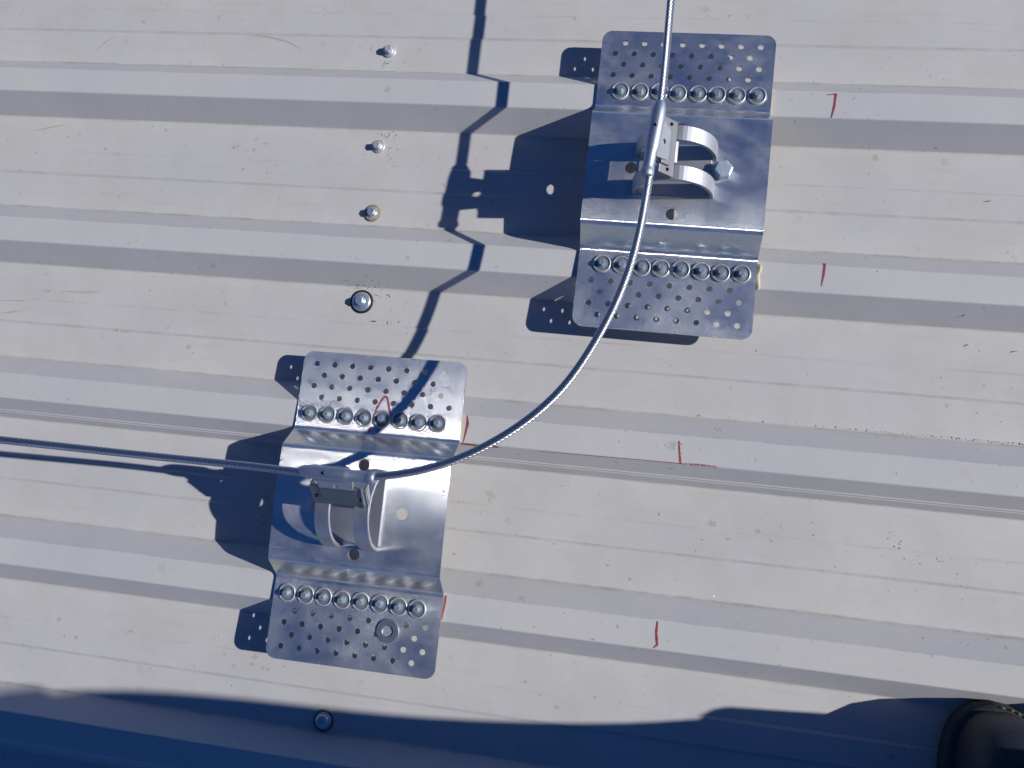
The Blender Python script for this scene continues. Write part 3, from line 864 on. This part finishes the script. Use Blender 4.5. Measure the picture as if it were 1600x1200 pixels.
def hand(c, fwd, side, up):
    c, fwd, side, up = Vector(c), Vector(fwd).normalized(), Vector(side).normalized(), Vector(up).normalized()
    for k, (L, sp) in enumerate(((66, -30), (76, -10), (72, 10), (56, 29))):
        b = c + side * sp + fwd * 30
        hb.tube([c + side * sp * .5, b, b + fwd * L * .45 - up * 4, b + fwd * L * .75 - up * 16, b + fwd * L * .9 - up * 30], [13, 9.5, 9, 8, 5], 8)
    hb.tube([c - side * 20, c - side * 42 + fwd * 12, c - side * 54 + fwd * 38 - up * 8, c - side * 52 + fwd * 58 - up * 16], [13, 11, 9.5, 6], 8)
hb.obj('head', M_SKIN, body); hb = MB()
hand((400, -118, 925), (-.6, .2, .3), (.4, .6, .6), (0, -.8, .5))
hb.obj('hand', M_SKIN, body); hb = MB()
hand((998, -268, 900), (0, .1, -1), (0, 1, .1), (1, 0, 0))
hb.obj('hand', M_SKIN, body)
hr = MB(); V = []; F = []
for i in range(9):
    th = math.pi * .56 * i / 8
    for k in range(20):
        a = 2 * math.pi * k / 20
        V.append(hp(81 * math.sin(th) * math.cos(a), -8 + 98 * math.sin(th) * math.sin(a), 4 + 117 * math.cos(th)))
for i in range(8):
    for k in range(20): F.append((i * 20 + k, i * 20 + (k + 1) % 20, (i + 1) * 20 + (k + 1) % 20, (i + 1) * 20 + k))
hr.add(V, F, True); hr.obj('hair', M_HAIR, body)
skin_obj('trousers', [
    [((830, -398, 1000), (120, 98)), ((830, -400, 935), (124, 100)), (LH, 92), ((745, -400, 680), 82), (LK, 74), ((722, -418, 300), 68), ((714, -425, 135), 66)],
    [((830, -400, 935), (124, 100)), (RH_, 122), ((908, -352, 800), 120), ((915, -325, 700), 112), (RK, 76), ((929, -304, 390), 78), ((931, -296, 325), 80), ((932, -284, 262), 86)]], M_CLOTH, body)
skin_obj('jacket', [
    [((826, -398, 900), (138, 112)), ((815, -400, 1060), 122), (CH_, 134), ((790, -365, 1370), 92), ((783, -340, 1420), 62)],
    [((790, -365, 1370), 92), (LS, 66), (LE, 52), ((455, -160, 985), 40)],
    [((790, -365, 1370), 92), (RSH, 66), (RE, 52), ((1001, -292, 965), 46)]], M_JACKET, body)

def boot(cx, toe_y, yaw, z0, z1):
    """work boot, toe towards +Y; z0 = sole height at the toe, z1 at the heel (it spans the ribs)"""
    L = 300.0; root = MB(); up = MB(); ME_ST = MB()
    R = Matrix.Rotation(yaw, 3, 'Z')
    def at(x, y, z):
        u = -y / L
        p = R @ Vector((x, y, 0)); return (cx + p.x, toe_y + p.y, z0 + (z1 - z0) * u + z)
    def half(u):       # half width of the outline, u = 0 toe .. 1 heel
        u = max(0.0, min(1.0, u))
        pts = [(0, 0), (.012, 17), (.03, 27), (.06, 36), (.11, 44), (.18, 49), (.28, 51), (.42, 46), (.58, 38.5), (.75, 36), (.88, 35), (.96, 25), (1, 0)]
        for (a, b), (c, d) in zip(pts, pts[1:]):
            if u <= c:
                q = (u - a) / (c - a); return b + (d - b) * q
        return 0
    us = [0, .004, .012, .03, .06, .1, .15, .2, .28, .36, .45, .55, .65, .75, .85, .92, .97, .99, 1]
    ring = [(half(u), -u * L) for u in us] + [(-half(u), -u * L) for u in us[-2:0:-1]]
    def lay(k, z): return [at(x * k, (y + L / 2) * (k * .3 + .7) - L / 2, z) for x, y in ring]
    n = len(ring)
    rows = [lay(.95, 0), lay(1.0, 4), lay(1.0, 19), lay(.97, 23), lay(.82, 24.5)]
    V = sum(rows, []); F = [tuple(range(n))[::-1], tuple(range(4 * n, 5 * n))]
    for r in range(4):
        for k in range(n): F.append((r * n + k, r * n + (k + 1) % n, (r + 1) * n + (k + 1) % n, (r + 1) * n + k))
    root.add(V, F, True)
    # upper: lofted sections along the foot
    V = []; F = []; secs = [(.022, 10, 6), (.03, 18, 22), (.05, 26, 37), (.09, 34, 49), (.15, 39.5, 57), (.23, 42.5, 61), (.30, 43, 66), (.40, 41, 80), (.5, 37, 100), (.6, 37, 132), (.68, 39, 170), (.78, 41, 205), (.9, 38, 210), (.955, 22, 208)]
    m = 15
    for u, hw, ht in secs:
        for k in range(m):
            a = math.pi * k / (m - 1)
            x = hw * math.copysign(abs(math.cos(a)) ** .7, math.cos(a)); z = 23 + ht * math.sin(a) ** .75
            V.append(at(x, -u * L, z))
    for i in range(len(secs) - 1):
        for k in range(m - 1): F.append((i * m + k, i * m + k + 1, (i + 1) * m + k + 1, (i + 1) * m + k))
    F += [tuple(range(m)), tuple(range((len(secs) - 1) * m, len(secs) * m))[::-1]]
    up.add(V, F, True)
    # toe cap seam
    cap = []
    for k in range(13):
        a = math.pi * k / 12
        cap.append(at(43.4 * math.copysign(abs(math.cos(a)) ** .7, math.cos(a)), -(.27 - .05 * math.sin(a)) * L, 23 + 63.0 * math.sin(a) ** .75))
    seam = MB(); seam.tube(cap, 1.3, 6)
    # shaft
    sh = MB(); sh.tube([at(0, -.70 * L, 120), at(0, -.72 * L, 190), at(0, -.73 * L, 262)], [46, 53, 57], 22)
    # yellow welt stitches
    for sgn in (1,):
        d = 0.0; last = None; u = 0.004
        while u < .5:
            p = Vector((half(u) * .955 * sgn, -u * L * .99 - 1.5, 24.3))
            if last is None or (p - last).length > 6.2:
                q = Vector((half(u + .012) * .955 * sgn, -(u + .012) * L * .99 - 1.5, 24.3)); dd = (q - p).normalized() * 1.9
                ME_ST.tube([at(*(p - dd)), at(*(p + Vector((0, 0, .5)))), at(*(p + dd))], [.5, .85, .5], 6)
                last = p
            u += .002
    b = root.obj('boot', M_SOLE, body)
    up.obj('upper', M_LEATHER, b); sh.obj('shaft', M_LEATHER, b); seam.obj('toe_seam', M_LEATHER, b); ME_ST.obj('stitching', M_STITCH, b)
boot(697, -199, 0.06, 11, 38)
boot(938, -45, -0.08, 20, 30)
